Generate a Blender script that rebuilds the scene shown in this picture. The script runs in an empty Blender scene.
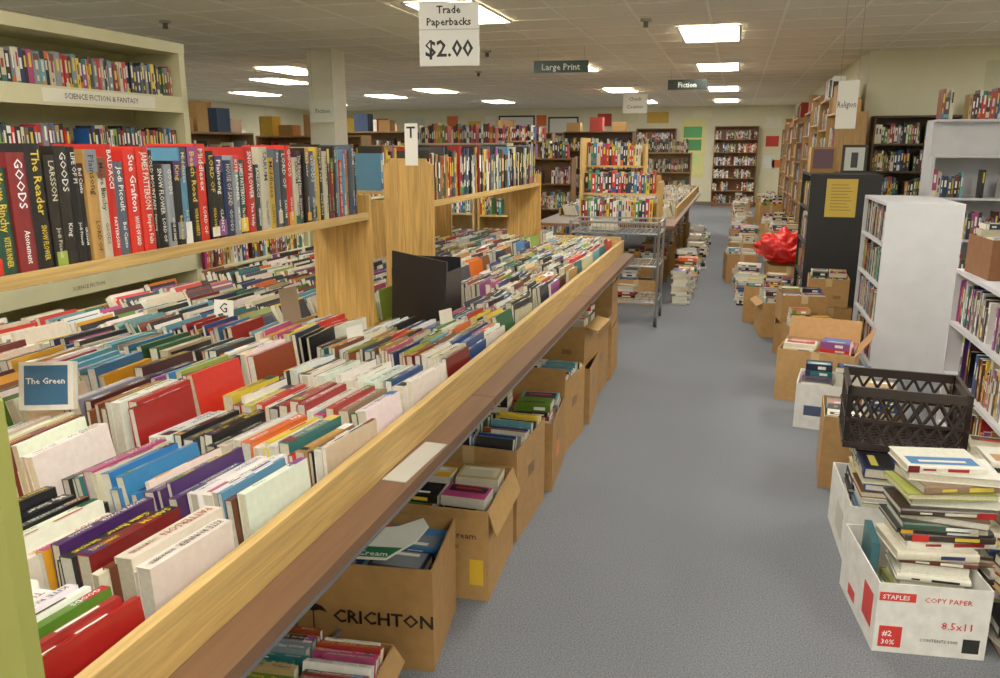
import bpy, math, random, bmesh
from mathutils import Vector, Matrix, noise
random.seed(11)
R=random.random
def U(a,b): return a+(b-a)*random.random()
V=Vector
sc=bpy.context.scene
sc.view_settings.view_transform='Standard'
sc.view_settings.gamma=1.2
X=V((1,0,0));Y=V((0,1,0));Z=V((0,0,1))
def lin(c):
    if isinstance(c,str):
        c=c.lstrip('#'); c=[int(c[i:i+2],16)/255 for i in (0,2,4)]
    return tuple((x/12.92 if x<=.04045 else ((x+.055)/1.055)**2.4) for x in c)
# ------------------------------------------------------------ materials
MATS={}
def mat(name,col='#ffffff',rough=.6,attr=False,nscale=0,namt=.1,bump=0,metal=0,emit=0,wood=False,stretch=(1,1,1),spec=.5,trans=0):
    if name in MATS: return MATS[name]
    m=bpy.data.materials.new(name);m.use_nodes=True
    nt=m.node_tree;b=nt.nodes['Principled BSDF']
    c=lin(col)
    b.inputs['Roughness'].default_value=rough;b.inputs['Metallic'].default_value=metal
    b.inputs['Specular IOR Level'].default_value=spec
    b.inputs['Base Color'].default_value=(*c,1)
    src=None
    if attr:
        a=nt.nodes.new('ShaderNodeAttribute');a.attribute_name='Col';src=a.outputs['Color']
    if nscale:
        tc=nt.nodes.new('ShaderNodeTexCoord');mp=nt.nodes.new('ShaderNodeMapping')
        mp.inputs['Scale'].default_value=stretch
        nt.links.new(tc.outputs['Object'],mp.inputs['Vector'])
        n=nt.nodes.new('ShaderNodeTexNoise');n.inputs['Scale'].default_value=nscale;n.inputs['Detail'].default_value=5
        if wood: n.inputs['Distortion'].default_value=1.2
        nt.links.new(mp.outputs['Vector'],n.inputs['Vector'])
        r=nt.nodes.new('ShaderNodeMapRange');r.inputs['From Min'].default_value=.3;r.inputs['From Max'].default_value=.7
        r.inputs['To Min'].default_value=1-namt;r.inputs['To Max'].default_value=1+namt*.6
        nt.links.new(n.outputs['Fac'],r.inputs['Value'])
        mx=nt.nodes.new('ShaderNodeMix');mx.data_type='RGBA';mx.blend_type='MULTIPLY';mx.inputs[0].default_value=1
        if src: nt.links.new(src,mx.inputs[6])
        else: mx.inputs[6].default_value=(*c,1)
        nt.links.new(r.outputs['Result'],mx.inputs[7]);src=mx.outputs[2]
        if bump:
            bp=nt.nodes.new('ShaderNodeBump');bp.inputs['Strength'].default_value=bump;bp.inputs['Distance'].default_value=.004
            nt.links.new(n.outputs['Fac'],bp.inputs['Height']);nt.links.new(bp.outputs['Normal'],b.inputs['Normal'])
    if src: nt.links.new(src,b.inputs['Base Color'])
    if emit:
        b.inputs['Emission Color'].default_value=(*c,1);b.inputs['Emission Strength'].default_value=emit
    MATS[name]=m;return m
COV=mat('book_cover',rough=.33,attr=True,nscale=60,namt=.08)
PAG=mat('book_pages',rough=.9,attr=True,nscale=120,namt=.10)
INK=mat('printed_ink',rough=.45,attr=True)
PINE=mat('pine_wood','#cba35e',rough=.5,nscale=7,namt=.3,wood=True,stretch=(9,.45,9))
PINEV=mat('pine_plank','#c9994e',rough=.5,nscale=7,namt=.38,wood=True,stretch=(9,9,.5))
BROWN=mat('brown_laminate','#6f4c32',rough=.5,nscale=6,namt=.18,wood=True,stretch=(8,.5,8))
CARD=mat('cardboard',rough=.85,attr=True,nscale=25,namt=.12)
PAINT=mat('painted_wood',rough=.55,attr=True,nscale=8,namt=.06)
WOODC=mat('stained_wood',rough=.5,attr=True,nscale=5,namt=.25,wood=True,stretch=(8,8,1))
METAL=mat('metal','#8c8f92',rough=.35,metal=.8)
CHROME=mat('chrome_wire','#a9acb0',rough=.3,metal=.9)
BLACKP=mat('black_plastic','#2a2422',rough=.45)
PLAS=mat('plastic',rough=.35,attr=True)
WALL=mat('wall_paint','#dfdabb',rough=.85,nscale=3,namt=.04)
TILE=mat('ceiling_tile','#eee7d2',rough=.95,nscale=90,namt=.12)
TBAR=mat('ceiling_tbar','#faf6e8',rough=.7)
DIFF=mat('troffer_diffuser','#fff9e8',rough=.5,emit=21.5)
DETHER=mat('chrome_cable','#777777',rough=.4,metal=.6)
CARPET=bpy.data.materials.new('carpet');CARPET.use_nodes=True
nt=CARPET.node_tree;b=nt.nodes['Principled BSDF'];b.inputs['Roughness'].default_value=.95;b.inputs['Specular IOR Level'].default_value=.1
tc=nt.nodes.new('ShaderNodeTexCoord')
n1=nt.nodes.new('ShaderNodeTexNoise');n1.inputs['Scale'].default_value=190;n1.inputs['Detail'].default_value=4
n2=nt.nodes.new('ShaderNodeTexNoise');n2.inputs['Scale'].default_value=1.3;n2.inputs['Detail'].default_value=3
nt.links.new(tc.outputs['Object'],n1.inputs['Vector']);nt.links.new(tc.outputs['Object'],n2.inputs['Vector'])
cr=nt.nodes.new('ShaderNodeValToRGB');cr.color_ramp.elements[0].position=.32;cr.color_ramp.elements[0].color=(*lin('#54575d'),1)
cr.color_ramp.elements[1].position=.68;cr.color_ramp.elements[1].color=(*lin('#868991'),1)
nt.links.new(n1.outputs['Fac'],cr.inputs['Fac'])
r=nt.nodes.new('ShaderNodeMapRange');r.inputs['To Min'].default_value=.88;r.inputs['To Max'].default_value=1.1
nt.links.new(n2.outputs['Fac'],r.inputs['Value'])
mx=nt.nodes.new('ShaderNodeMix');mx.data_type='RGBA';mx.blend_type='MULTIPLY';mx.inputs[0].default_value=1
nt.links.new(cr.outputs['Color'],mx.inputs[6]);nt.links.new(r.outputs['Result'],mx.inputs[7]);nt.links.new(mx.outputs[2],b.inputs['Base Color'])
bp=nt.nodes.new('ShaderNodeBump');bp.inputs['Strength'].default_value=.18;bp.inputs['Distance'].default_value=.003
nt.links.new(n1.outputs['Fac'],bp.inputs['Height']);nt.links.new(bp.outputs['Normal'],b.inputs['Normal'])
# ------------------------------------------------------------ mesh builder
TC={}
def tmesh(body,bold=.008):
    if body in TC: return TC[body]
    cu=bpy.data.curves.new('tmp','FONT');cu.body=body;cu.resolution_u=1;cu.offset=bold
    ob=bpy.data.objects.new('tmp',cu);sc.collection.objects.link(ob)
    bpy.context.view_layer.update()
    me=ob.to_mesh()
    vs=[(v.co.x,v.co.y) for v in me.vertices];fs=[tuple(p.vertices) for p in me.polygons]
    ob.to_mesh_clear();bpy.data.objects.remove(ob);bpy.data.curves.remove(cu)
    x0=min(v[0] for v in vs);x1=max(v[0] for v in vs)
    vs=[((a-x0)/.72,b_/.72) for a,b_ in vs]
    TC[body]=(vs,fs,(x1-x0)/.72);return TC[body]
for t in ('Trade','Paperbacks','$2.00','CRICHTON','T'): tmesh(t,.022)
class MB:
    def __init__(s): s.v=[];s.f=[];s.m=[];s.c=[];s.mats=[];s.M=Matrix.Identity(4)
    def mi(s,m):
        if m not in s.mats: s.mats.append(m)
        return s.mats.index(m)
    def place(s,x,y,z=0,rz=0): s.M=Matrix.Translation((x,y,z))@Matrix.Rotation(math.radians(rz),4,'Z')
    def add(s,vs,fs,m,col=(1,1,1)):
        n=len(s.v);s.v+=[tuple(s.M@V(p)) for p in vs];i=s.mi(m)
        for f in fs: s.f.append(tuple(n+k for k in f));s.m.append(i);s.c.append(col)
    def box(s,O,A,B,C,m,col=(1,1,1),fm=None):
        n=len(s.v)
        p=[O,O+A,O+A+B,O+B,O+C,O+A+C,O+A+B+C,O+B+C]
        s.v+=[tuple(s.M@q) for q in p]
        fs=[(0,3,2,1),(4,5,6,7),(0,1,5,4),(1,2,6,5),(2,3,7,6),(3,0,4,7)]
        if A.cross(B).dot(C)<0: fs=[f[::-1] for f in fs]
        for k,f in enumerate(fs):
            mm,cc=(m,col)
            if fm and k in fm: mm,cc=fm[k]
            s.f.append(tuple(n+q for q in f));s.m.append(s.mi(mm));s.c.append(cc)
    def bx(s,x0,x1,y0,y1,z0,z1,m,col=(1,1,1)):
        s.box(V((x0,y0,z0)),X*(x1-x0),Y*(y1-y0),Z*(z1-z0),m,col)
    def quad(s,O,A,B,m,col): s.add([O,O+A,O+A+B,O+B],[(0,1,2,3)],m,col)
    def prism(s,O,A,B,N,pts,m,col=(1,1,1)):
        k=len(pts);vs=[O+A*p[0]+B*p[1] for p in pts]+[O+A*p[0]+B*p[1]+N for p in pts]
        s.add(vs,[tuple(range(k))[::-1],tuple(range(k,2*k))]+[(i,(i+1)%k,(i+1)%k+k,i+k) for i in range(k)],m,col)
    def cyl(s,p0,p1,r,m,col=(1,1,1),n=8,r1=None):
        p0=V(p0);p1=V(p1);d=(p1-p0).normalized()
        a=d.orthogonal().normalized();b_=d.cross(a);r1=r if r1 is None else r1
        vs=[p0+(a*math.cos(t)+b_*math.sin(t))*r for t in [2*math.pi*i/n for i in range(n)]]
        vs+=[p1+(a*math.cos(t)+b_*math.sin(t))*r1 for t in [2*math.pi*i/n for i in range(n)]]
        s.add(vs,[tuple(range(n))[::-1],tuple(range(n,2*n))]+[(i,(i+1)%n,(i+1)%n+n,i+n) for i in range(n)],m,col)
    def text(s,body,O,Rr,Uu,h,maxw=9,m=None,col=(0,0,0),center=False):
        vs,fs,w=tmesh(body);sx=h
        if w*h>maxw: sx=maxw/w
        off=-w*sx/2 if center else 0
        s.add([O+Rr*(a*sx+off)+Uu*(b_*h) for a,b_ in vs],fs,m or INK,col)
    def obj(s,name,parent=None,bevel=0):
        me=bpy.data.meshes.new(name);me.from_pydata(s.v,[],s.f)
        for m in s.mats: me.materials.append(m)
        me.polygons.foreach_set('material_index',s.m)
        at=me.color_attributes.new('Col','FLOAT_COLOR','CORNER')
        buf=[]
        for f,c in zip(s.f,s.c): buf+=[c[0],c[1],c[2],1.0]*len(f)
        at.data.foreach_set('color',buf);me.update()
        ob=bpy.data.objects.new(name,me);sc.collection.objects.link(ob)
        if bevel:
            bm=ob.modifiers.new('bevel','BEVEL');bm.width=bevel;bm.segments=2;bm.limit_method='ANGLE'
        if parent: ob.parent=parent
        return ob
H=lambda *a:[lin(x) for x in a]
PAL=H('#a81a18','#cf2a20','#6c1014','#16235a','#1c4788','#2f76b6','#0e0e10','#141418','#1c1c22','#efebdc','#e2d9bd','#f2f0ea','#cfc6a8',
 '#dfa01c','#ecca3a','#da5f14','#1c5a34','#527a22','#92aa40','#17686a','#5f9fb2','#42225a','#8a4286','#b03a70','#74401f','#b5864a','#40444e','#7c828c','#101c3a','#3c1416')
LIGHTP=H('#f4f2ea','#e8e0ca','#f7f7f4','#eeeadb','#e0dbd0','#f5f2e6','#f4f2ea','#ece8d8','#c4141e','#c82270','#4f86b4','#0c0c0e','#d8c85c','#163878','#aab44c','#94765c','#60301a','#a01818','#121216','#efe9da','#f4f2ea','#eeeadb','#f0ede2')
MIXP=PAL+H('#f4f2ea','#ece6d4','#f7f7f4','#0c0c0e','#141418','#f2efe6','#e0d8c0','#16161c','#cdc2a4','#0c0c0e','#b89f6c','#8a3a1c','#e8e2d0')
HARDP=H('#c0201c','#d5291f','#9c1a1c','#1c2b55','#1b4a8f','#0e0e10','#121216','#16161a','#34373e','#7d2024','#d9d4c4','#4c5666','#24342e','#b98a4a','#d0a83a','#8a8f98','#1e4434','#3a1a2a','#4f86a8','#121214','#221d1a','#0e0e10','#121216','#b7231f','#5a2a1c','#c8c0a8')
RGP=H('#c0201c','#d5291f','#2f7a45','#3f8f55','#1f5f4f','#e5c52a','#1c2b55','#d9d4c4','#b3201f','#2a8a7a')
DARKP=H('#2a1c18','#3a2a22','#5a2020','#1c2b45','#20242a','#c8bca0','#e0d8c0','#8a2a22','#345040','#6a5a48','#403038','#a08a60','#7a8a94','#bb3a2a','#e8e4d8')
FARP=DARKP+DARKP+PAL
TITLES=['SARUM','JAMES PATTERSON','The Green Mile','Jodi Picoult','THE HOURS','Beach Road','NORA ROBERTS','My Sister','LIFE OF PI','Sue Grafton','The Help','Atonement','BALDACCI','White Oleander','JAMES PATTERSON','Bel Canto','The Shipping News','COLD MOUNTAIN','Anne Tyler','KITE RUNNER','GOODS','LORD OF','Plainsong','Maeve Binchy','DEAN KOONTZ','SUMMER','PATTERSON','Empire Falls','HOUSE OF SAND','Cane River','Middlesex','ROSES','The Reader','SNOW FLOWER','CLANCY','GRISHAM','King','LARSSON']
def lum(c): return .3*c[0]+.59*c[1]+.11*c[2]
def pagecol():
    k=U(.66,.95);return (.84*k,.77*k,.58*k) if R()<.6 else (.86*k,.83*k,.72*k)
def book(mb,O,T,L,W,t,l,w,col,lod=1,hard=False,title=None,deco=True,art=False):
    pc=pagecol()
    if lod>=1:
        mb.box(O,T*t,L*l,W*w,COV,col,{1:(PAG,pc),2:(PAG,pc),4:(PAG,pc)})
    else:
        c=.0028 if hard else .0012;e=.004 if hard else .0015
        if hard:
            mb.prism(O,T,W,L*l,[(0,c*1.6),(t*.2,c*.3),(t*.5,0),(t*.8,c*.3),(t,c*1.6),(t,c*2.6),(0,c*2.6)],COV,col)
            mb.box(O+W*c*2.6,T*c,L*l,W*(w-c*2.6),COV,col);mb.box(O+W*c*2.6+T*(t-c),T*c,L*l,W*(w-c*2.6),COV,col)
            mb.box(O+W*c*2.6+T*c+L*e,T*(t-2*c),L*(l-2*e),W*(w-c*2.6-e),PAG,pc)
        else:
            mb.box(O,T*t,L*l,W*c,COV,col)
            mb.box(O+W*c,T*c,L*l,W*(w-c),COV,col);mb.box(O+W*c+T*(t-c),T*c,L*l,W*(w-c),COV,col)
            mb.box(O+W*c+T*c+L*e,T*(t-2*c),L*(l-2*e),W*(w-c-e),PAG,pc)
    if art:
        mb.quad(O+T*(t+.0006)+L*l*.07+W*w*.1,L*l*.86,W*w*U(.3,.75),INK,random.choice(PAL))
        mb.quad(O+T*(t+.0010)+L*l*.2+W*w*U(.15,.3),L*l*.6,W*w*U(.08,.2),INK,random.choice(LIGHTP))
    if not deco: return
    Oq=O-W*.0006
    dark=lum(col)<.3
    tc=random.choice(H('#f2efe4','#e8c83a','#ffffff','#d9d2b8')) if dark else random.choice(H('#1a1a1e','#a01818','#1c2b60','#101010'))
    Uu=W.cross(L);base=O-W*.0008+T*(t/2)
    if lod>=2:
        mb.quad(Oq+T*t*.25+L*l*U(.2,.35),T*t*.5,L*l*U(.25,.45),INK,tc);return
    if R()<.35:
        a=U(.0,.1);mb.quad(Oq+T*.0005+L*l*a,T*(t-.001),L*l*U(.08,.25),INK,random.choice(PAL))
    if R()<.25:
        mb.quad(Oq+T*.0005+L*l*.8,T*(t-.001),L*l*.2,INK,random.choice(PAL))
    if title:
        h=min(t*.5,.019)
        mb.text(title,base+L*l*.95-Uu*h*.5,-L,Uu,h,l*.54,INK,tc)
        h2=h*.7
        mb.text(random.choice(TITLES),base+L*l*.36-Uu*h2*.5,-L,Uu,h2,l*.28,INK,tc)
    else:
        mb.quad(Oq+T*t*.28-W*.0003+L*l*U(.45,.55),T*t*.44,L*l*U(.25,.38),INK,tc)
        if R()<.6: mb.quad(Oq+T*t*.35-W*.0003+L*l*.2,T*t*.3,L*l*U(.1,.2),INK,tc)
def tray_block(mb,x0,x1,y,z,pal,lean,yaw,lr=(.165,.2),wr=(.12,.14),tr=(.014,.034),lod=1,ti=False,zones=(),side=-1):
    x=x0;ph=U(0,9);run=0;col=None;ya=math.radians(yaw)
    Mr=Matrix.Rotation(-ya,3,'Z')
    w0=U(*wr)
    while True:
        t=U(*tr);l=U(*lr);w=w0*U(.86,1.06)
        if R()<.08: t*=1.4
        th=math.radians(lean[0]+(lean[1]-lean[0])*(.5+.5*math.sin(ph+x*5))+U(-3,3));th=max(0.01,th)
        step=t/math.cos(th)+.0008
        if x+step+.015>x1: break
        if run<=0: col=random.choice(pal);run=1 if R()<.85 else random.randint(2,4)
        run-=1
        c=tuple(min(1,q*U(.85,1.05)) for q in col)
        hit=False
        for (a,b_,c0,d0) in zones:
            if x+step>a and x-w*math.sin(th)<b_ and y+l+.02>c0 and y-.01<d0: hit=True
        if hit or x-w*math.sin(th)<x0-.004:
            x+=.01;continue
        W=V((math.sin(th),0,-math.cos(th)));T=V((math.cos(th),0,math.sin(th)))
        W=Mr@W;T=Mr@T;L=Mr@Y
        O=V((x-w*math.sin(th),y+U(-.016,.016),z+w*math.cos(th)))
        book(mb,O,T,L,W,t,l,w,c,lod,title=random.choice(TITLES) if ti and t>.015 else None,art=(th>.2 and R()<.6) or R()<.06)
        x+=step/math.cos(ya)
        if R()<.012: x+=U(.01,.03)
def tray_row(mb,xr,width,y0,y1,z,pal,lean=(5,20),lmin=.18,wmin=.12,wmax=.14,tr=(.014,.036),lodf=None,gaps=()):
    y=y0;ph=U(0,9);run=0;col=None
    while y<y1:
        t=U(*tr);l=min(width,U(lmin,width)) if width>lmin else width;w=U(wmin,wmax)
        th=math.radians(lean[0]+(lean[1]-lean[0])*(.5+.5*math.sin(ph+y*4.1))+U(-2,2))
        if y+w*math.sin(th)+t>y1: break
        if run<=0: col=random.choice(pal);run=1 if R()<.8 else 3
        run-=1
        k=U(.85,1.1);c=tuple(min(1,q*k) for q in col)
        W=V((0,-math.sin(th),-math.cos(th)));T=V((0,math.cos(th),-math.sin(th)))
        O=V((xr-U(0,max(0,width-l)),y+w*math.sin(th),z+t*math.sin(th)+w*math.cos(th)))
        lod,ti=lodf(y) if lodf else (1,False)
        book(mb,O,T,-X,W,t,l,w,c,lod,title=random.choice(TITLES) if ti and t>.016 else None)
        y+=t/math.cos(th)+.0008
def shelf_row(mb,x0,x1,yf,z,h=(.2,.25),pal=MIXP,lod=1,tr=(.018,.04),d=.15,titles=False,hard=False,fill=1.0):
    x=x0
    while x<x1:
        t=U(*tr);
        if x+t>x1: break
        if R()>fill: x+=U(.03,.15);continue
        l=U(*h);w=d*U(.85,1.0)
        book(mb,V((x,yf+U(0,.012),z)),X,Z,Y,t,l,w,random.choice(pal),lod,hard=hard,title=random.choice(TITLES) if titles else None)
        x+=t+.001
def stack(mb,cx,cy,z,n,lod=1,big=1.0,a0=None,pal=MIXP,jit=.25,title=False,off=.012,tr=(.018,.042)):
    a0=U(0,6.28) if a0 is None else a0
    for i in range(n):
        t=U(*tr);l=U(.2,.25)*big;w=U(.14,.18)*big;a=a0+U(-jit,jit)
        if R()<.4: a+=math.pi
        L=V((math.cos(a),math.sin(a),0));W=V((-math.sin(a),math.cos(a),0))
        O=V((cx+U(-off,off),cy+U(-off,off),z))-L*l/2-W*w/2
        book(mb,O,Z,L,W,t,l,w,random.choice(pal),lod,hard=(lod==0),title=random.choice(TITLES) if title else None,art=i==n-1)
        z+=t+.0004
    return z
CBC=H('#b4874f','#ba8e56','#a87c46','#ae8350')
WBC=lin('#e8e6e2')
def carton(name,x,y,w,d,h,rz=0,z=0,flaps=(None,)*4,fill='stand',col=None,text=None,lod=1,pal=MIXP,patch=None,level=1.0,extra=None,flen=None):
    mb=MB();mb.place(x,y,z,rz);col=col or random.choice(CBC);t=.005
    mb.bx(-w/2,w/2,-d/2,d/2,0,t,CARD,col)
    mb.bx(-w/2,w/2,-d/2,-d/2+t,t,h,CARD,col);mb.bx(-w/2,w/2,d/2-t,d/2,t,h,CARD,col)
    mb.bx(-w/2,-w/2+t,-d/2+t,d/2-t,t,h,CARD,col);mb.bx(w/2-t,w/2,-d/2+t,d/2-t,t,h,CARD,col)
    fl=flen or min(w,d)/2*.9
    ed=[(V((-w/2,-d/2,h)),X*w,-Y),(V((w/2,-d/2,h)),Y*d,X),(V((w/2,d/2,h)),-X*w,Y),(V((-w/2,d/2,h)),-Y*d,-X)]
    for (o,e,out),a in zip(ed,flaps):
        if a is None: continue
        a=math.radians(a+U(-6,6));dr=Z*math.cos(a)+out*math.sin(a);nr=e.normalized().cross(dr)
        mb.box(o+e*.01,e*.98,dr*fl,nr*.004,CARD,tuple(q*U(.95,1.08) for q in col))
    if not text and col!=WBC:
        mb.bx(-.025,.025,-d/2-.0008,-d/2,h*.72,h,PAINT,lin('#c9a877'));
        mb.bx(w*.22-.03,w*.22+.03,-d/2-.0008,-d/2,h*.3,h*.42,INK,tuple(q*.55 for q in col))
        mb.bx(w/2,w/2+.0008,-.05,.05,h*.55,h*.68,INK,tuple(q*.5 for q in col))
    if patch:
        for (face,u,zz,pw,ph,pc) in patch:
            if face=='front': mb.bx(u,u+pw,-d/2-.0012,-d/2,zz,zz+ph,INK,lin(pc))
            elif face=='right': mb.bx(w/2,w/2+.0012,u,u+pw,zz,zz+ph,INK,lin(pc))
            else: mb.bx(-w/2-.0012,-w/2,u,u+pw,zz,zz+ph,INK,lin(pc))
    if text:
        for (body,u,zz,hh,tcol,face) in text:
            if face=='front': mb.text(body,V((u,-d/2-.002,zz)),X,Z,hh,w*.9,INK,lin(tcol))
            elif face=='right': mb.text(body,V((w/2+.002,u,zz)),Y,Z,hh,d*.9,INK,lin(tcol))
            else: mb.text(body,V((-w/2-.002,u,zz)),-Y,Z,hh,d*.9,INK,lin(tcol))
    if fill=='stand':
        zb=max(.006,h*level-.13)
        mb.bx(-w/2+t,w/2-t,-d/2+t,d/2-t,zb-.004,zb,CARD,tuple(q*.7 for q in col))
        n=max(1,int((w-.02)//.19));rw=(w-.02)/n
        for i in range(n): tray_row(mb,w/2-.008-i*rw,min(rw-.006,.2),-d/2+.012,d/2-.012,zb,pal,(2,18),lmin=.15,lodf=lambda y:(lod,lod==0))
    elif fill=='flat':
        zb=max(.006,h*level-.13)
        mb.bx(-w/2+t,w/2-t,-d/2+t,d/2-t,zb-.004,zb,CARD,tuple(q*.7 for q in col))
        for i in (-1,1):
            for j in (-1,1):
                stack(mb,i*w*.235,j*d*.235,zb,random.randint(4,7),lod,big=min(.9,w*.44/.24,d*.47/.17),a0=0,jit=.05,pal=pal,off=.004)
    if extra: extra(mb)
    return mb.obj(name)
def bookcase(name,x,y,w,d,h,n,rz,col,lod=2,pal=FARP,m=WOODC,z=0,back=True,fill=.93,bh=None,toe=.06,sidecol=None,topbooks=False,bd=.15,tr=(.014,.038),label=None,titles=False,z0=None):
    mb=MB();mb.place(x,y,z,rz);t=.02;sidecol=sidecol or col
    mb.bx(0,t,0,d,0,h,m,sidecol);mb.bx(w-t,w,0,d,0,h,m,sidecol)
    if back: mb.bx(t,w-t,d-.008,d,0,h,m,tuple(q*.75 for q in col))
    mb.bx(t,w-t,0,d,h-t,h,m,col);z0=toe if z0 is None else z0
    if toe and z0==toe: mb.bx(t,w-t,.02,.035,0,toe,m,col)
    gap=(h-z0-t)/n
    for i in range(n):
        zz=z0+i*gap
        mb.bx(t,w-t,.0,d,zz,zz+t,m,col)
        bhh=bh or (min(.16,gap-.06),min(.25,gap-.035))
        shelf_row(mb,t+.004,w-t-.004,.025,zz+t,bhh,pal,lod,tr=tr,d=min(bd,d-.05),fill=fill,titles=titles)
    if topbooks:
        if R()<.5: shelf_row(mb,.03,w-.05,.03,h,(.18,.26),pal,lod,d=.15,fill=.9)
        else:
            xx=.05
            while xx<w-.3:
                bw=U(.18,.32);hh=U(.12,.3);mb.bx(xx,xx+bw,.04,d-.04,h,h+hh,CARD,random.choice(CBC+H('#e0ddd0','#a8342a','#3a4a6a','#d8b040')));xx+=bw+U(.02,.3)
    return mb.obj(name)
# ------------------------------------------------------------ room
CH=2.7;XL=-12.5;XR=5.0;YN=-3.0;YB=23.6;YJ=10.7;XJ=1.42
def slab(name,x0,x1,y0,y1,z0,z1,m,col=(1,1,1)):
    mb=MB();mb.bx(x0,x1,y0,y1,z0,z1,m,col);return mb.obj(name)
slab('floor',XL,XR,YN,YB,-.05,0,CARPET)
slab('wall_left',XL-.1,XL,YN-.1,YB+.1,-.05,CH+.1,WALL)
slab('wall_back',XL,XJ+.1,YB,YB+.1,-.05,CH+.1,WALL)
slab('wall_near',XL,XR+.1,YN-.1,YN,-.05,CH+.1,WALL)
slab('wall_right',XR,XR+.1,YN,YJ,-.05,CH+.1,WALL)
slab('wall_right_return',XJ,XR+.1,YJ,YJ+.1,-.05,CH+.1,WALL)
slab('wall_right_far',XJ,XJ+.1,YJ+.1,YB,-.05,CH+.1,WALL)
slab('baseboard_back',XL,XJ,YB-.015,YB,0,.1,PAINT,lin('#6a6455'))
slab('baseboard_right',XJ-.015,XJ,YJ,YB-.015,0,.1,PAINT,lin('#6a6455'))
slab('baseboard_left',XL,XL+.015,YN,YB-.015,0,.1,PAINT,lin('#6a6455'))
slab('ceiling',XL-.1,XR+.1,YN-.1,YB+.1,CH,CH+.1,TILE)
mb=MB()
x=XL
while x<XR:
    mb.bx(x-.012,x+.012,YN,YJ if x>XJ else YB,CH-.006,CH+.001,TBAR);x+=.61
y=YN
while y<YB:
    mb.bx(XL,XR if y<YJ else XJ,y-.012,y+.012,CH-.0065,CH+.001,TBAR);y+=.61
mb.obj('trim_ceiling_grid')
lights=[(-.33,8.7),(-.33,12.2),(-.33,16.8),(-.33,21),(-2.3,6.8),(-2.3,11.7),(-2.3,16.6),(-2.3,21),(-.3,4.4),(-2.3,1.6),(-.3,.4),
 (-4.7,3.0),(-6.4,11.1),(-7.6,12.8),(-9.9,15.6),(-7.6,17.2),(-5.9,15.8),(-5.8,20),(-8.5,5.8),(-9.6,9.5),(-7.2,1.6),(-10,3.5),(2.2,1.2),(2.2,5.0),(3.6,8.6),(-4.7,-.8),(-10.5,20),(-.9,-1.6),(1.5,-1.6)]
for lx,ly in lights:
    mb=MB();w,l=.6,1.2
    a,b_=lx-w/2,lx+w/2;c,d=ly-l/2,ly+l/2
    mb.bx(a,b_,c,c+.03,CH-.016,CH-.0066,PAINT,lin('#e8e4d4'));mb.bx(a,b_,d-.03,d,CH-.016,CH-.0066,PAINT,lin('#e8e4d4'))
    mb.bx(a,a+.03,c+.03,d-.03,CH-.016,CH-.0066,PAINT,lin('#e8e4d4'));mb.bx(b_-.03,b_,c+.03,d-.03,CH-.016,CH-.0066,PAINT,lin('#e8e4d4'))
    mb.bx(a+.03,b_-.03,c+.03,d-.03,CH-.012,CH-.0066,DIFF)
    mb.obj('ceiling_light_panel')
mb=MB();mb.bx(-4.88,-4.56,8.8,9.12,0,CH-.007,PAINT,lin('#e4dfc8'));mb.bx(-4.9,-4.54,8.78,9.14,0,.1,PAINT,lin('#6a6455'));mb.obj('column')
# ------------------------------------------------------------ main book table
TZ=.832;TX0=-2.52;TX1=-.684;TY0=.5;TY1=5.95
mb=MB()
for k in range(3):
    a=TY0+k*(TY1-TY0)/3;b_=TY0+(k+1)*(TY1-TY0)/3
    for (c,d) in ((TX0,(TX0+TX1)/2-.002),((TX0+TX1)/2+.002,TX1)):
        mb.bx(c,d,a+.002,b_-.002,TZ-.028,TZ,BROWN);mb.bx(c+.01,d-.01,a+.01,b_-.01,TZ-.05,TZ-.028,METAL)
        for xx in (c+.2,d-.42):
            for yy in (a+.1,b_-.1): mb.cyl((xx,yy,0),(xx,yy,TZ-.05),.014,METAL)
            mb.cyl((xx,a+.1,.12),(xx,b_-.1,.12),.008,METAL)
mb.obj('folding_table')
RZ=.045
mb=MB()
mb.bx(-.785,-.762,TY0+.1,TY1,TZ,TZ+.098,PINE)
mb.bx(-2.49,-1.262,TY0+.12,TY1-.022,TZ+.002,TZ+RZ,PINE)
for xx in (-1.535,-2.135,-2.48): mb.bx(xx-.006,xx+.006,TY0+.12,TY1-.022,TZ+RZ,TZ+RZ+.09,PINE)
mb.bx(-2.49,-.785,TY1-.022,TY1,TZ,TZ+.12,PINE);mb.bx(-2.49,-.785,TY0+.1,TY0+.12,TZ,TZ+.12,PINE)
mb.obj('wooden_book_tray',bevel=.002)
ZON=[(-1.53,-1.27,.90,.95),(-1.53,-1.27,2.70,2.76),(-1.53,-1.27,3.36,3.41),(-1.53,-1.27,5.45,5.49),(-1.40,-1.05,3.05,3.3),(-2.13,-1.88,4.16,4.2),(-2.13,-1.88,5.3,5.33)]
lanes=[(-1.262,-.788,LIGHTP+LIGHTP+MIXP,(2,14),0),(-1.527,-1.262,MIXP,(4,20),RZ),(-2.127,-1.543,MIXP,(8,48),RZ),(-2.472,-2.143,MIXP,(10,50),RZ)]
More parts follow.
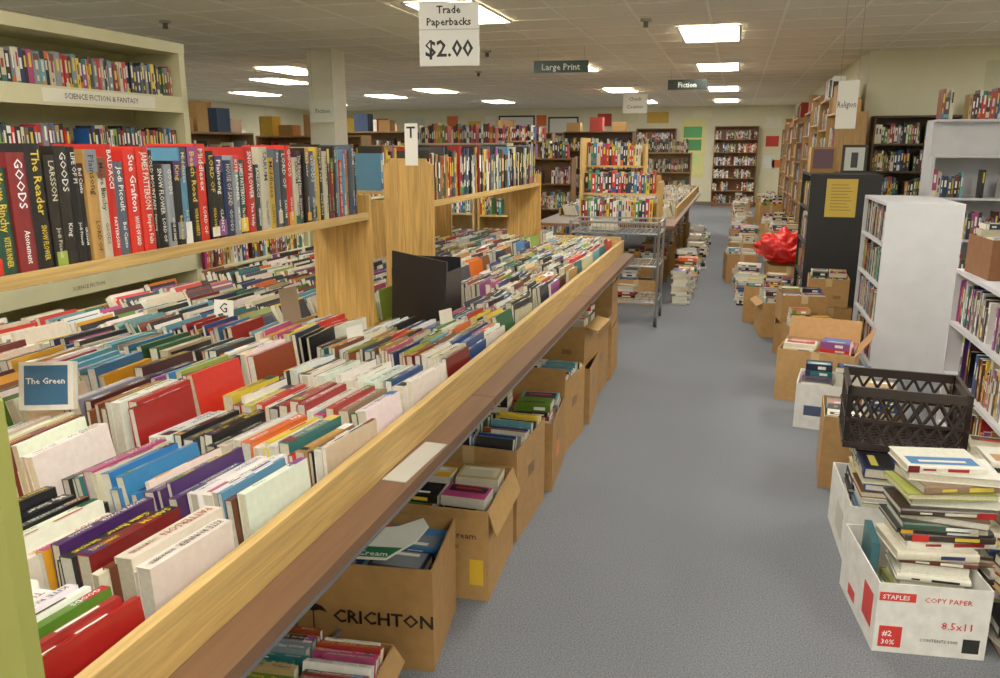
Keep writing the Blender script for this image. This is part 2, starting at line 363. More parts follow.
for li,(xa,xb,pal,lean,rz_) in enumerate(lanes):
    mb=MB();y=TY0+.14+(U(0,.06))
    while y<TY1-.25:
        near=y<2.0
        pitch=U(.25,.275) if near else U(.2,.225)
        lr=(.18,.212) if near else (.165,.19)
        lod=0 if y<(3.2 if li<2 else 2.4) else 1
        pl=pal if (near or li>1) else MIXP
        a=max(lean[0],lean[0]+U(-2,10)) if R()<.6 else lean[1]*U(.5,1)
        yw=U(4,11) if (li==0 and near) else U(-2,6)
        tray_block(mb,xa+.004,xb,y,TZ+.001+rz_+(U(.0,.02) if li==0 and not near else 0),pl,(lean[0],max(lean[0]+4,a)),yw,lr,(.115,.14) if not near else (.12,.145),
            (.010,.031) if near else (.008,.021),lod,ti=(y<2.7 and li<3),zones=ZON)
        y+=pitch
    mb.obj('paperback_books')
def raised(y0,y1,planks,lod,titles,pal,xc=-1.4,zs=1.36):
    mb=MB()
    mb.bx(xc-.12,xc+.10,y0,y1,zs-.018,zs,PINE)
    mb.bx(xc+.10,xc+.114,y0,y1,zs-.02,zs+.006,PINE)
    q=TZ+RZ
    for (yy,top,shape) in planks:
        w=.235;xl=xc-.12
        if shape=='taper':
            mb.prism(V((xl,yy,q)),X,Z,Y*.02,[(0,0),(w,0),(w,top-q-.03),(w-.03,top-q-.012),(w-.035,top-q),(.035,top-q),(.03,top-q-.012),(0,top-q-.03)],PINEV)
        else:
            mb.bx(xl,xl+w,yy,yy+.02,q,top,PINEV)
            mb.cyl((xl+.06,yy-.002,top-.03),(xl+.06,yy,top-.03),.006,METAL)
            mb.cyl((xl+w-.06,yy-.002,top-.03),(xl+w-.06,yy,top-.03),.006,METAL)
    mb.obj('raised_book_shelf',bevel=.002)
    mb=MB()
    mb.M=Matrix.Translation((xc+.095,y0+.005,zs+.0005))@Matrix.Rotation(math.pi/2,4,'Z')
    shelf_row(mb,0,y1-y0-.03,0,0,(.19,.25),pal,lod,tr=(.016,.042),d=.16,titles=titles,hard=(lod==0))
    mb.obj('hardcover_books')
raised(.72,2.715,[(.92,1.34,''),(2.718,1.43,'')],0,True,HARDP)
raised(3.40,5.45,[(3.377,1.55,'taper'),(5.455,1.42,'')],0,False,HARDP)
raised(4.2,5.3,[(4.17,1.31,''),(5.305,1.31,'')],1,False,HARDP,xc=-2.0,zs=1.36)
mb=MB();mb.prism(V((-.97,.555,TZ)),X,Z,Y*.02,[(0,0),(.305,0),(.305,.53),(.28,.57),(.03,.57),(0,.53)],PAINT,lin('#989a48'));mb.obj('tray_end_board')
mb=MB();bk=lin('#15171b');bz=TZ+RZ
mb.prism(V((-1.27,3.06,TZ)),X,Z,Y*.012,[(-.09,RZ),(.01,RZ),(.01,0),(.15,0),(.16,.31),(-.08,.35)],PLAS,bk)
mb.bx(-1.36,-1.35,3.073,3.26,bz,bz+.23,PLAS,bk);mb.bx(-1.13,-1.12,3.073,3.26,TZ,TZ+.26,PLAS,bk);mb.bx(-1.36,-1.262,3.261,3.27,bz,bz+.26,PLAS,bk);mb.bx(-1.26,-1.12,3.261,3.27,TZ,bz+.26,PLAS,bk)
mb.obj('black_magazine_bin')
mb=MB();mb.M=Matrix.Translation((-1.53,1.36,TZ+RZ+.14))@Matrix.Rotation(math.radians(20),4,'Z')@Matrix.Rotation(math.radians(-14),4,'X')
mb.bx(0,.12,0,.02,0,.11,PAG,(.8,.77,.66));mb.bx(0,.12,-.002,0,0,.11,COV,lin('#e6e2d6'));mb.bx(.012,.108,-.003,-.002,.012,.102,COV,lin('#2d5f86'))
mb.text('The Green',V((.06,-.005,.06)),X,Z,.014,.09,INK,(.9,.9,.9),True);mb.obj('display_paperback_book')
def card(x,y,z,w,h,body,col='#f5f2e8',rz=0,tc='#111111',tilt=-8,k=.4):
    mb=MB();mb.M=Matrix.Translation((x,y,z))@Matrix.Rotation(math.radians(rz),4,'Z')@Matrix.Rotation(math.radians(tilt),4,'X')
    mb.bx(-w/2,w/2,0,.002,-.1,h,PAINT,lin(col))
    if body: mb.text(body,V((0,-.002,h*.25)),X,Z,h*k,w*.85,INK,lin(tc),True)
    mb.obj('divider_card')
card(-1.2,2.4,TZ+.13,.08,.05,'',rz=75)
card(-1.75,2.45,TZ+.17,.08,.06,'G',k=.6)
card(-1.5,2.5,TZ+.18,.09,.1,'',rz=78,col='#a08a70')
card(-1.0,2.75,TZ+.13,.07,.05,'',rz=70,col='#ded9cb')
card(-2.3,1.95,TZ+.17,.12,.07,'',col='#c9201c')
card(-1.38,3.372,1.62,.06,.08,'T',tilt=0,k=.6)
mb=MB();mb.M=Matrix.Translation((-.758,1.62,TZ+.0005))@Matrix.Rotation(math.radians(-2),4,'Z');mb.bx(0,.06,0,.26,0,.002,PAINT,lin('#bdb9ae'));mb.obj('paper_sheet')
# ------------------------------------------------------------ cartons below table
DX=-.07
carton('cardboard_box',-.98+DX,1.66,.42,.40,.2,rz=6,flaps=(None,150,None,None),lod=0,level=1.15,pal=DARKP+MIXP,flen=.06)
def cream(mb):
    mb.bx(-.2,.2,-.17,.17,.13,.136,CARD,CBC[0])
    for (a,b_) in ((.1,-.08),(.1,.09),(-.1,.08),(-.1,-.08)):
        z=.137
        while z<.30: z=stack(mb,a,b_,z,1,0,.85,a0=0,jit=.1)
    M0=mb.M.copy();mb.M=M0@Matrix.Translation((-.02,-.04,.372))@Matrix.Rotation(math.radians(5),4,'X')
    mb.prism(V((-.21,-.13,0)),X,Y,Z*.004,[(0,.0),(.3,.01),(.37,.12),(.39,.21),(.36,.26),(.29,.20),(.22,.18),(.1,.15),(.02,.16)],PAINT,lin('#e9e9df'))
    mb.prism(V((-.21,-.13,.0045)),X,Y,Z*.001,[(0,.008),(.3,.018),(.335,.075),(0,.065)],INK,lin('#1f6a40'))
    mb.text('Moisturizing Cream',V((-.19,-.108,.0065)),X,Y,.026,.28,INK,lin('#f0f0e8'))
    mb.M=M0
    mb.prism(V((-.165,-.1815,.15)),X,Z,Y*.0008,[(-.045,.03),(-.03,.05),(0,.06),(.03,.05),(.045,.03),(.02,.036),(0,.03),(-.02,.036)],INK,lin('#201814'))
    mb.bx(-.167,-.163,-.1815,-.1807,.11,.18,INK,lin('#201814'))
carton('cardboard_box',-.98+DX,2.20,.44,.36,.35,rz=8,fill='none',text=[('CRICHTON',-.10,.15,.045,'#1a1410','front')],extra=cream)
carton('cardboard_box',-.90+DX,2.68,.40,.42,.35,rz=3,flaps=(None,165,None,None),fill='flat',level=.95,patch=[('front',.13,.06,.05,.1,'#e2b52a')],text=[('Shaving Cream',-.06,.24,.026,'#2a2018','front'),('12 CANS',.02,.20,.014,'#2a2018','front')],flen=.1)
carton('cardboard_box',-.91+DX,3.17,.42,.44,.4,rz=-2,fill='stand',lod=0,level=1.05,patch=[('front',.1,.05,.08,.05,'#e2b52a')])
carton('cardboard_box',-.90+DX,3.68,.42,.44,.34,rz=4,flaps=(None,None,20,None),fill='flat',level=1.1,patch=[('right',-.1,.12,.1,.08,'#d9771f')],flen=.14)
carton('cardboard_box',-.90+DX,4.17,.4,.4,.40,rz=-5,fill='stand',level=1.05)
carton('cardboard_box',-.89+DX,4.66,.42,.42,.34,rz=3,fill='none')
carton('cardboard_box',-.89+DX,4.66,.38,.36,.24,z=.345,rz=-3,flaps=(None,100,None,None),fill='flat',flen=.08)
carton('cardboard_box',-.91+DX,5.15,.4,.42,.4,rz=-3,flaps=(None,20,15,None),fill='stand',flen=.12)
carton('cardboard_box',-.89+DX,5.62,.4,.4,.36,rz=2,fill='none')
carton('cardboard_box',-.89+DX,5.62,.38,.38,.3,z=.365,rz=2,fill='flat')
for k in range(7):
    carton('cardboard_box',-1.52+DX+U(-.03,.0),1.6+k*.62,.44,.46,.34,rz=U(-5,5),fill='flat',lod=2)
# ------------------------------------------------------------ left cream shelving
CR=lin('#d6d1a6')
SL=3.45
def unit(mb,L0,h,shelves,d=.36):
    mb.bx(L0,L0+.04,0,d,0,h,PAINT,CR)
    for zz in shelves:
        mb.bx(L0,L0+SL,0,d,zz-.025,zz,PAINT,CR);mb.bx(L0,L0+SL,-.015,0,zz-.08,zz+.012,PAINT,CR)
    mb.bx(L0+SL-.05,L0+SL,-.015,d,0,h,PAINT,CR)
mb=MB();mb.M=Matrix.Translation((-3.25,.9,0))@Matrix.Rotation(math.pi/2,4,'Z')
SHZ=[.15,.55,.93,1.22,1.53,1.88]
unit(mb,0,2.2,SHZ)
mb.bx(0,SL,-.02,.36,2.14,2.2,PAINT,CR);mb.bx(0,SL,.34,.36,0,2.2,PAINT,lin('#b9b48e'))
mb.bx(2.35,3.15,-.018,-.015,1.815,1.88,INK,lin('#e9e6d2'))
mb.text('SCIENCE FICTION & FANTASY',V((2.75,-.02,1.835)),X,Z,.028,.76,INK,lin('#4a4038'),True)
mb.text('SCIENCE FICTION',V((2.5,-.018,.88)),X,Z,.02,1.3,INK,lin('#4a4038'),True)
mb.obj('cream_bookshelf')
mb=MB();mb.M=Matrix.Translation((-3.25,.9,0))@Matrix.Rotation(math.pi/2,4,'Z')
for zz in SHZ[1:]:
    shelf_row(mb,.05,SL-.06,.03,zz+.0005,(.155,.185),DARKP+HARDP+PAL,1,tr=(.014,.034),d=.11,fill=.995)
mb.obj('shelved_paperback_books')
bookcase('wooden_bookcase',-3.5,4.6,1.6,.3,1.45,4,90,CR,pal=FARP,m=PAINT,lod=1)
bookcase('wooden_bookcase',-3.5,6.4,1.6,.3,1.45,4,90,CR,pal=FARP,m=PAINT,lod=1)
bookcase('wooden_bookcase',-5.2,4.4,1.8,.3,1.75,5,90,lin('#cfc9ac'),pal=FARP,m=PAINT,lod=1)
bookcase('wooden_bookcase',-5.2,6.3,1.8,.3,1.75,5,90,lin('#8a6a48'),pal=DARKP,lod=1,topbooks=True)
for k,(bx_,by,bw,bh_,nn,cc) in enumerate([(-7.6,8.2,1.8,1.9,5,'#8a6a48'),(-4.4,10.4,1.5,1.65,5,'#cfc9ac'),(-6.4,10.0,1.6,1.75,5,'#b08a58'),(-8.8,10.6,1.6,2.0,5,'#6a5038'),
      (-6.8,12.6,1.8,1.85,5,'#8a6a48'),(-4.6,13.2,1.6,1.7,5,'#b08a58'),(-10.5,13,1.8,1.9,5,'#cfc9ac'),(-8.3,15.2,1.8,1.9,5,'#a07a4c'),
      (-5.6,17.2,1.8,1.9,5,'#8a6a48'),(-3.4,16.4,1.4,1.9,5,'#6a4a30'),(-1.9,15.5,1.1,1.5,4,'#b08a58')]):
    bookcase('wooden_bookcase',bx_,by,bw,.3,bh_,nn,0,lin(cc),pal=random.choice([MIXP,FARP,DARKP]),topbooks=True)
bookcase('wooden_bookcase',-3.5,8.4,.78,.3,1.3,3,0,lin('#c9a468'),pal=MIXP,lod=1)
bookcase('wooden_bookcase',-2.68,8.4,.62,.3,1.28,3,0,lin('#c9a05a'),pal=RGP,lod=1)
bookcase('wooden_bookcase',-3.3,11.0,1.15,.3,1.45,4,0,lin('#8a6038'),pal=MIXP,lod=1,topbooks=True)
# ------------------------------------------------------------ second table
mb=MB();a0,a1=8.2,14.5
for k in range(3):
    a=a0+k*2.1;b_=a+2.1
    mb.bx(-2.0,-.56,a+.002,b_-.002,.80,.83,BROWN)
    for xx in (-1.8,-.75):
        for yy in (a+.15,b_-.15): mb.cyl((xx,yy,0),(xx,yy,.80),.015,METAL)
mb.obj('folding_table')
mb=MB();mb.bx(-.62,-.60,a0+.9,a1,.83,.95,PINE);
for i in range(1,6): mb.bx(-.62-i*.26,-.61-i*.26,a0+.9,a1-.02,.83,.92,PINE)
mb.bx(-1.92,-.62,a1-.02,a1,.83,.95,PINE)
mb.obj('wooden_book_tray')
mb=MB();y=a0+.95
while y<a1-.25:
    for i in range(5): tray_block(mb,-.62-(i+1)*.26+.016,-.625-i*.26,y,.831,MIXP,(4,25),U(-2,5),lod=2)
    y+=.22
mb.obj('paperback_books')
mb=MB();mb.place(-1.55,8.35,.8305,0);PC=lin('#cfa55c')
mb.bx(0,.02,0,.5,0,.86,WOODC,PC);mb.bx(.80,.82,0,.5,0,.42,WOODC,PC);mb.bx(.62,.64,.25,.5,.3,.8,WOODC,PC)
for zz,yy,xe in ((.0,.0,.8),(.28,.12,.8),(.56,.25,.62)):
    mb.bx(.02,xe,yy,yy+.24,zz,zz+.02,WOODC,PC);mb.bx(.02,xe,yy+.22,yy+.24,zz,zz+.2,WOODC,PC)
    shelf_row(mb,.03,xe-.02,yy+.02,zz+.02,(.19,.24),RGP+MIXP[:12],1,d=.15)
mb.obj('tiered_display_shelf')
for k in range(12):
    carton('cardboard_box',-.93+U(-.04,.04),8.5+k*.5,.4,.4,U(.25,.4),rz=U(-8,8),fill='flat',lod=2)
mb=MB()
for k in range(18):
    stack(mb,-.5+U(-.05,.05),8.5+k*.33,0,random.randint(5,15),1,a0=random.choice([0,math.pi/2]))
mb.obj('stack_of_books')
# ------------------------------------------------------------ wire cart
mb=MB();cx0,cx1,cy0,cy1=-1.42,-.62,7.25,7.75
for xx in (cx0,cx1):
    for yy in (cy0,cy1):
        mb.cyl((xx,yy,.1),(xx,yy,.95),.013,CHROME);mb.cyl((xx-.012,yy,.045),(xx+.012,yy,.045),.045,BLACKP,n=14)
        mb.bx(xx-.018,xx+.018,yy-.01,yy+.01,.045,.11,CHROME)
for zz in (.22,.55,.84,.94):
    for p,q in (((cx0,cy0),(cx1,cy0)),((cx1,cy0),(cx1,cy1)),((cx1,cy1),(cx0,cy1)),((cx0,cy1),(cx0,cy0))):
        mb.cyl((*p,zz),(*q,zz),.008,CHROME)
    if zz!=.94:
        for i in range(1,16):
            xx=cx0+(cx1-cx0)*i/16;mb.cyl((xx,cy0,zz),(xx,cy1,zz),.004,CHROME,n=5)
        for i in range(1,4):
            yy=cy0+(cy1-cy0)*i/4;mb.cyl((cx0,yy,zz-.005),(cx1,yy,zz-.005),.004,CHROME,n=5)
for i in range(1,20):
    xx=cx0+(cx1-cx0)*i/20
    for yy in (cy0,cy1): mb.cyl((xx,yy,.84),(xx,yy,.94),.003,CHROME,n=5)
stack(mb,-1.15,7.5,.85,3,1,a0=0);stack(mb,-.95,7.5,.23,4,1,a0=0);stack(mb,-1.2,7.5,.56,3,1,a0=0)
mb.obj('wire_utility_cart')
# ------------------------------------------------------------ right side
WH=lin('#d6d6dc')
mb=MB();x0,x1,y0,y1,h=1.0,1.48,6.0,7.0,1.23
mb.bx(x0,x1,y0,y0+.02,0,h,PAINT,WH);mb.bx(x0,x1,y1-.02,y1,0,h,PAINT,WH);mb.bx((x0+x1)/2-.005,(x0+x1)/2+.005,y0+.02,y1-.02,0,h-.02,PAINT,WH)
for zz in (.06,.35,.64,.93,h-.02): mb.bx(x0,x1,y0+.02,y1-.02,zz,zz+.02,PAINT,WH)
mb.bx(x0+.02,x0+.035,y0+.02,y1-.02,0,.06,PAINT,WH)
mb.obj('white_bookcase')
mb=MB();mb.M=Matrix.Translation((x0,y1,0))@Matrix.Rotation(-math.pi/2,4,'Z')
for zz in (.08,.37,.66,.95): shelf_row(mb,.03,.96,.02,zz+.0005,(.19,.255),DARKP+MIXP,1,tr=(.012,.026),d=.18)
mb.obj('shelved_books')
bookcase('black_bookcase',.66,8.9,1.0,.6,1.36,4,-90,lin('#0c0c0f'),lod=1,pal=MIXP,m=PAINT)
mb=MB();mb.bx(.80,1.06,7.895,7.898,.98,1.32,INK,lin('#d2ae3c'));
for q in range(9): mb.bx(.84,1.02-(q%3)*.02,7.893,7.895,1.04+q*.028,1.046+q*.028,INK,lin('#7a6420'))
mb.obj('yellow_notice_sheet')
mb=MB();mb.bx(.95,1.17,8.3,8.33,1.361,1.62,PLAS,lin('#15130f'));mb.bx(.975,1.145,8.298,8.3,1.385,1.595,INK,lin('#cfd4cf'));mb.bx(1.03,1.09,8.296,8.298,1.41,1.55,INK,lin('#2a2a2a'))
mb.obj('picture_frame')
mb=MB();mb.bx(.68,.9,8.35,8.6,1.361,1.6,CARD,CBC[2]);mb.bx(.70,.88,8.345,8.35,1.4,1.58,INK,lin('#5a3a4a'));mb.obj('cardboard_box')
for k,(yy,hh,cc,tb) in enumerate([(10.2,2.15,'#b58a50',True),(11.4,2.25,'#b98f58',False),(12.7,2.1,'#a67c48',True),(14.0,2.0,'#8a6036',False),(15.3,2.1,'#b58a50',True),(16.6,2.0,'#8a6036',True),(17.9,2.1,'#b58a50',False),(19.2,2.0,'#a67c48',True)]):
    bookcase('wooden_bookcase',.98,yy+1.1,1.1,.32,hh,6,-90,lin(cc),lod=1 if k<3 else 2,pal=MIXP+DARKP,topbooks=tb)
bookcase('wooden_bookcase',.95,10.0,.9,.3,1.95,5,-90,lin('#a98048'),lod=1,pal=MIXP,topbooks=True)
bookcase('dark_bookcase',1.5,10.38,.95,.3,1.95,6,0,lin('#4a3626'),lod=1,pal=FARP,bd=.2)
bookcase('dark_bookcase',2.5,10.38,1.0,.3,2.1,6,0,lin('#4a3626'),lod=1,pal=FARP,bd=.2)
bookcase('dark_bookcase',3.55,10.38,1.0,.3,2.1,6,0,lin('#5a4028'),lod=1,pal=DARKP,bd=.2)
bookcase('white_metal_shelving',1.64,7.9,1.3,.4,1.53,4,0,WH,lod=1,pal=DARKP+MIXP,m=PAINT,back=True,fill=.9)
mb=MB();mb.place(1.64,7.9,1.531,0)
mb.bx(0,1.3,.12,.14,0,.28,PAINT,WH);mb.bx(0,1.3,.0,.40,.28,.3,PAINT,WH);mb.bx(0,.02,.14,.4,0,.28,PAINT,WH);mb.bx(1.28,1.3,.14,.4,0,.28,PAINT,WH)
shelf_row(mb,.03,1.25,.05,.3,(.18,.26),DARKP+MIXP,1,d=.18,fill=.95)
mb.obj('white_storage_hutch')
bookcase('white_metal_shelving',2.2,6.0,1.2,.4,1.3,4,0,WH,lod=1,pal=DARKP,m=PAINT,back=True,fill=.8,topbooks=True)
bookcase('white_bookcase',1.2,4.9,1.6,.45,.95,3,-90,WH,lod=0,pal=DARKP+MIXP,m=PAINT,bd=.2,titles=False)
mb=MB();stack(mb,1.38,4.27,.951,6,0,a0=1.4);stack(mb,1.38,3.95,.951,4,0,a0=1.6);mb.obj('stack_of_books')
carton('cardboard_box',1.55,5.25,.42,.32,.5,rz=4,fill='flat')
carton('cardboard_box',1.40,4.65,.34,.34,.2,z=.951,rz=4,fill='flat',col=lin('#8a5a38'))
WB=WBC
carton('copy_paper_box',.67,2.78,.34,.42,.245,rz=7,fill='none',col=WB,
  patch=[('front',-.155,.02,.07,.075,'#d8302a'),('front',-.165,.185,.11,.03,'#d8302a'),('front',.10,.02,.05,.05,'#222222'),('left',-.17,.06,.1,.12,'#d8302a'),('left',.02,.03,.08,.04,'#d8302a')],
  text=[('#2',-.145,.06,.02,'#ffffff','front'),('30%',-.145,.03,.018,'#ffffff','front'),('8.5x11',.03,.1,.026,'#d8302a','front'),('STAPLES',-.155,.192,.016,'#ffffff','front'),('COPY PAPER',-.03,.19,.018,'#d8302a','front'),('CONTENTS 5000',-.03,.05,.011,'#222222','front')])
random.seed(5)
mb=MB()
z=stack(mb,.715,2.78,.008,9,0,a0=.12,jit=.08,pal=DARKP+LIGHTP+LIGHTP,big=.98,off=.008)
z=stack(mb,.73,2.79,z,12,0,a0=.12,jit=.22,pal=DARKP+LIGHTP+LIGHTP,big=1.2,off=.03,tr=(.014,.036))
mb.obj('stack_of_books')
mb=MB();mb.bx(.525,.55,2.72,2.90,.008,.30,COV,lin('#2f5f6a'));mb.obj('teal_binder')
carton('copy_paper_box',.68,3.33,.36,.46,.26,rz=2,fill='none',col=WB,patch=[('left',-.1,.05,.15,.12,'#c9c4ba')])
mb=MB()
for (a,b_) in ((.61,3.22),(.76,3.22),(.61,3.45),(.76,3.45)):
    z=.008
    while z<.40: z=stack(mb,a,b_,z,1,0,a0=math.pi/2,jit=.06,big=.8,off=.004)
mb.obj('stack_of_books')
mb=MB();stack(mb,1.01,2.95,.0,20,0,a0=.1,jit=.25,pal=DARKP+LIGHTP,off=.02);stack(mb,1.04,3.25,0,18,0,a0=0,jit=.25,off=.02);stack(mb,1.03,2.66,0,11,0,a0=0,jit=.35,off=.02);mb.obj('stack_of_books')
def crate(name,x,y,z,w,d,h,rz,col):
    mb=MB();mb.place(x,y,z,rz)
    def side(O,A,L,N):
        mb.box(O+Z*(h-.035),A*L,N*.014,Z*.035,PLAS,col);mb.box(O,A*L,N*.012,Z*.025,PLAS,col);mb.box(O+Z*h*.45,A*L,N*.01,Z*.012,PLAS,col)
        n=max(4,round(L/.055));st=L/n
        for i in range(n):
            for (p,q,z0,z1) in ((i,i+1,.02,h*.46),(i+1,i,.02,h*.46),(i,i+1,h*.46,h-.03),(i+1,i,h*.46,h-.03)):
                mb.cyl(O+A*p*st+N*.006+Z*z0,O+A*q*st+N*.006+Z*z1,.006,PLAS,col,n=5)
        mb.box(O,A*.02,N*.02,Z*h,PLAS,col);mb.box(O+A*(L-.02),A*.02,N*.02,Z*h,PLAS,col)
    side(V((-w/2,-d/2,0)),X,w,Y);side(V((-w/2,d/2,0)),X,w,-Y);side(V((-w/2,-d/2,0)),Y,d,X);side(V((w/2,-d/2,0)),Y,d,-X)
    for i in range(9): mb.bx(-w/2,w/2,-d/2+d*i/9,-d/2+d*i/9+.012,0,.008,PLAS,col)
    for i in range(12): mb.bx(-w/2+w*i/12,-w/2+w*i/12+.012,-d/2,d/2,0,.008,PLAS,col)
    return mb.obj(name)
crate('black_milk_crate',.70,3.38,.447,.43,.32,.25,-4,lin('#2b211f'))
carton('cardboard_box',.66,4.05,.34,.36,.36,rz=-4,fill='flat')
carton('cardboard_box',.64,4.9,.40,.34,.27,rz=-8,fill='flat',col=WB,level=1,patch=[('front',.0,.03,.1,.03,'#d8c02a'),('front',-.15,.08,.1,.06,'#3a4a6a')])
carton('cardboard_box',.60,5.45,.46,.42,.34,rz=-12,flaps=(None,35,20,None),fill='flat',level=1,flen=.14)
carton('cardboard_box',.45,7.3,.36,.36,.3,rz=8,fill='flat',flaps=(None,120,None,120),level=1.15,flen=.06)
carton('cardboard_box',.33,7.85,.34,.34,.34,rz=-5,fill='flat')
carton('cardboard_box',.82,7.3,.34,.34,.28,rz=8,fill='none')
carton('cardboard_box',.82,7.3,.32,.32,.24,z=.285,rz=-3,fill='flat')
carton('cardboard_box',.56,6.72,.36,.34,.24,rz=-3,fill='none')
carton('cardboard_box',.57,6.74,.34,.32,.22,z=.245,rz=5,fill='flat')
carton('cardboard_box',.62,6.22,.34,.34,.3,rz=10,fill='flat',level=1.15)
carton('cardboard_box',.12,10.2,.36,.4,.34,rz=6,fill='flat')
carton('cardboard_box',.6,9.35,.4,.4,.34,rz=6,fill='none')
carton('cardboard_box',.62,10.0,.36,.4,.5,rz=-6,fill='flat')
for k in range(10):
    carton('cardboard_box',.70+U(-.05,.03),10.9+k*.85,.4,.42,U(.35,.6),rz=U(-8,8),fill='flat',lod=2,level=1.1)
for k in range(5):
    carton('cardboard_box',.16+U(-.05,.03),11.6+k*2.1,.34,.36,U(.3,.45),rz=U(-8,8),fill='flat',lod=2,level=1.1)
mb=MB()
for k in range(24):
    yy=10.75+k*.42
    if any(abs(yy-(11.6+j*2.1))<.36 for j in range(5)): continue
    stack(mb,.2+U(-.12,.08),yy,0,random.randint(5,17),1,a0=random.choice([0,math.pi/2]))
for yy in (8.6,8.85,9.1,9.4,9.7): stack(mb,.22+U(-.06,.04),yy,0,random.randint(5,12),1,a0=0)
for yy in (8.4,8.7,9.0): stack(mb,.48,yy,0,random.randint(8,16),1,a0=0)
mb.obj('stack_of_books')
bm=bmesh.new();bmesh.ops.create_icosphere(bm,subdivisions=5,radius=1)
for v in bm.verts:
    p=v.co.copy();n=noise.noise(p*1.6)*.3+noise.noise(p*4+V((3,1,2)))*.2+abs(noise.noise(p*8))*.16
    k=1+n;v.co=V((p.x*.29*k,p.y*.2*k,max(-.0,(p.z*.5+.5))*.34*(1+n*.8)))
me=bpy.data.meshes.new('red_plastic_bag');bm.to_mesh(me);bm.free()
me.materials.append(mat('red_plastic','#e0201c',rough=.25))
for p in me.polygons: p.use_smooth=True
ob=bpy.data.objects.new('red_plastic_bag',me);ob.location=(.6,9.35,.342);sc.collection.objects.link(ob)
# ------------------------------------------------------------ back wall
for (bx_,w,h,n,cc) in ((-.62,1.15,2.15,6,'#8a5a30'),(-2.75,1.1,2.1,6,'#8a5a30'),(-4.2,1.3,2.0,6,'#7a5030'),(-6.0,1.3,2.0,6,'#8a5a30'),(-8.0,1.6,2.0,6,'#8a5a30'),(-10.5,1.6,2.0,6,'#8a6a48')):
    bookcase('wooden_bookcase',bx_,YB-.34,w,.3,h,n,0,lin(cc),lod=1,pal=DARKP+MIXP)
def poster(name,x,z,w,h,col,y=YB-.001,inner=None):
    mb=MB();mb.bx(x-w/2,x+w/2,y-.004,y,z-h/2,z+h/2,PAINT,lin(col))
    if inner:
        for (u,v_,ww,hh,c) in inner: mb.bx(x+u-ww/2,x+u+ww/2,y-.006,y-.004,z+v_-hh/2,z+v_+hh/2,INK,lin(c))
    mb.obj(name)
poster('wall_poster',-1.2,1.55,.66,1.6,'#e0d98a',inner=[(-.02,.45,.5,.3,'#4aa35a'),(-.02,.1,.5,.3,'#3f8f4a'),(-.02,-.3,.5,.3,'#c9d98a'),(-.15,-.6,.2,.2,'#f0efe0')])
poster('wall_poster',.9,1.75,.34,.28,'#c8261e');poster('wall_poster',1.1,1.15,.34,.2,'#d8601e');poster('wall_poster',.85,1.2,.3,.35,'#e8e8e8')
poster('wall_poster',.9,2.25,.4,.3,'#e6e2d2');poster('wall_poster',-1.0,2.5,.5,.18,'#e8e2c2');poster('wall_poster',-2.2,2.4,.6,.3,'#c9a02a')
poster('framed_whiteboard',-6.3,2.1,1.1,.8,'#2d2a24',inner=[(0,0,1.0,.7,'#e9ebe4')])
poster('framed_whiteboard',-4.9,2.1,.9,.7,'#2d2a24',inner=[(0,0,.8,.6,'#dfe3dc')])
for (px,pz,pw,ph,pc) in ((-3.0,2.4,.5,.3,'#d9d2a8'),(-3.7,2.35,.4,.35,'#b8342a'),(-7.6,2.1,.4,.5,'#d8b82a'),(-8.3,2.3,.35,.4,'#d8662a'),(-9.5,2.2,.6,.5,'#c6cfc6'),(-7.1,2.3,.3,.4,'#e8e6da'),(-10.6,2.25,.4,.4,'#b8342a'),(-5.55,2.35,.3,.3,'#e0602a')):
    poster('wall_poster',px,pz,pw,ph,pc)
poster('wall_poster',2.9,2.35,.5,.4,'#cfcaa8',y=YJ-.001);poster('wall_poster',3.6,2.4,.4,.3,'#e8e6dc',y=YJ-.001)
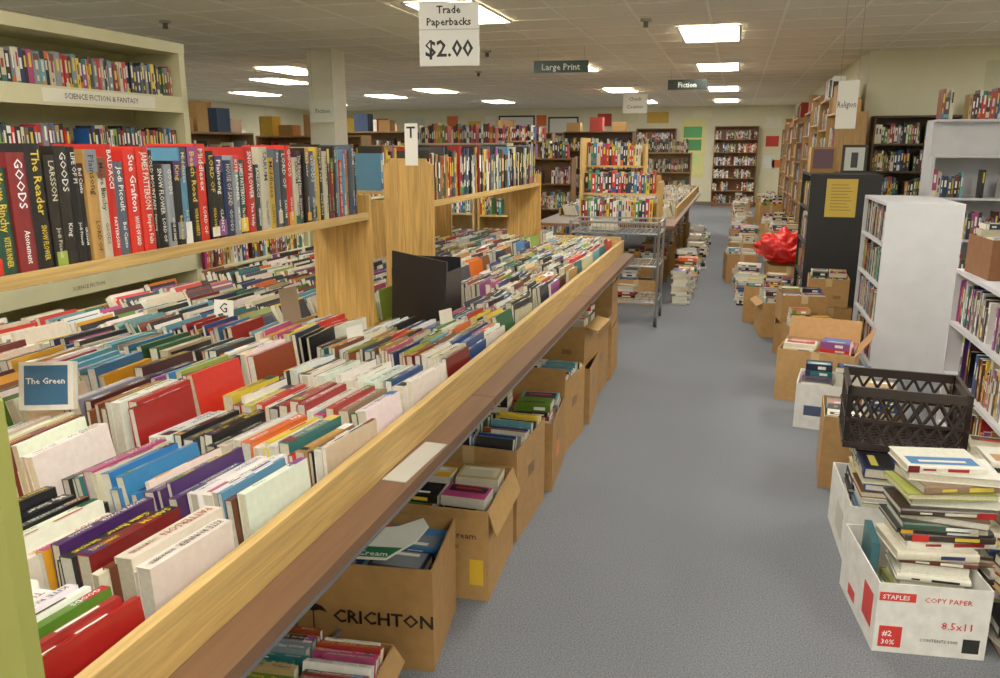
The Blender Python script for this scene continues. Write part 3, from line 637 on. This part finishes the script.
def hang(name,x,y,zc,w,h,col,lines,tc,rz=0):
    mb=MB();mb.place(x,y,0,rz);mb.bx(-w/2,w/2,0,.006,zc-h/2,zc+h/2,PLAS,lin(col))
    for (t,dz,hh) in lines: mb.text(t,V((0,-.002,zc+dz)),X,Z,hh,w*.9,INK,lin(tc),True)
    for sx in (-1,1): mb.cyl((sx*w*.42,.003,zc+h/2),(sx*w*.42,.003,CH-.006),.0012,DETHER,n=5)
    return mb
mb=hang('',-1.26,3.55,2.085,.27,.265,'#f3f3f0',[('Trade',.088,.032),('Paperbacks',.038,.032),('$2.00',-.092,.07)],'#101014',rz=8)
mb.bx(-.135,.135,-.001,0,2.104,2.107,INK,lin('#b0b0ac'));mb.obj('price_sign')
for (x,y,z,w,h,c,l,tc,rz) in ((-1.97,9.3,2.48,.62,.13,'#1a3a30',[('Large Print',-.035,.07)],'#e9efe8',8),(-.75,12.3,2.47,.55,.14,'#161e1a',[('Fiction',-.035,.07)],'#d9dfd8',0),
  (-1.75,14.5,2.33,.42,.32,'#eeece2',[('Check',.05,.06),('Counter',-.08,.06)],'#2a2a30',0),(.80,7.0,1.92,.15,.36,'#dad8cc',[('Religion',-.02,.05)],'#2a2a30',-15),(-4.6,8.6,2.0,.3,.25,'#dfe0d0',[('Fiction',-.02,.05)],'#2a2a30',0)):
    hang('',x,y,z,w,h,c,l,tc,rz).obj('hanging_section_sign')
for (x,y) in ((-.85,7.6),(-2.9,9.5),(-5,6.5),(-3.8,12)):
    mb=MB();mb.cyl((x,y,CH-.07),(x,y,CH),.022,PAINT,lin('#5a5a52'),n=12);mb.cyl((x,y,CH-.02),(x,y,CH),.05,PAINT,lin('#b0ac98'),n=12);mb.obj('ceiling_sprinkler')
w=bpy.data.worlds.new('world');sc.world=w;w.use_nodes=True;w.node_tree.nodes['Background'].inputs[0].default_value=(.8,.85,.9,1);w.node_tree.nodes['Background'].inputs[1].default_value=.3
cam=bpy.data.cameras.new('camera');co=bpy.data.objects.new('camera',cam);sc.collection.objects.link(co)
cam.sensor_width=36;cam.lens=28.8;cam.clip_start=.05
co.location=(0,0,1.6);co.rotation_euler=(math.radians(90-13.5),0,math.radians(16.1));sc.camera=co
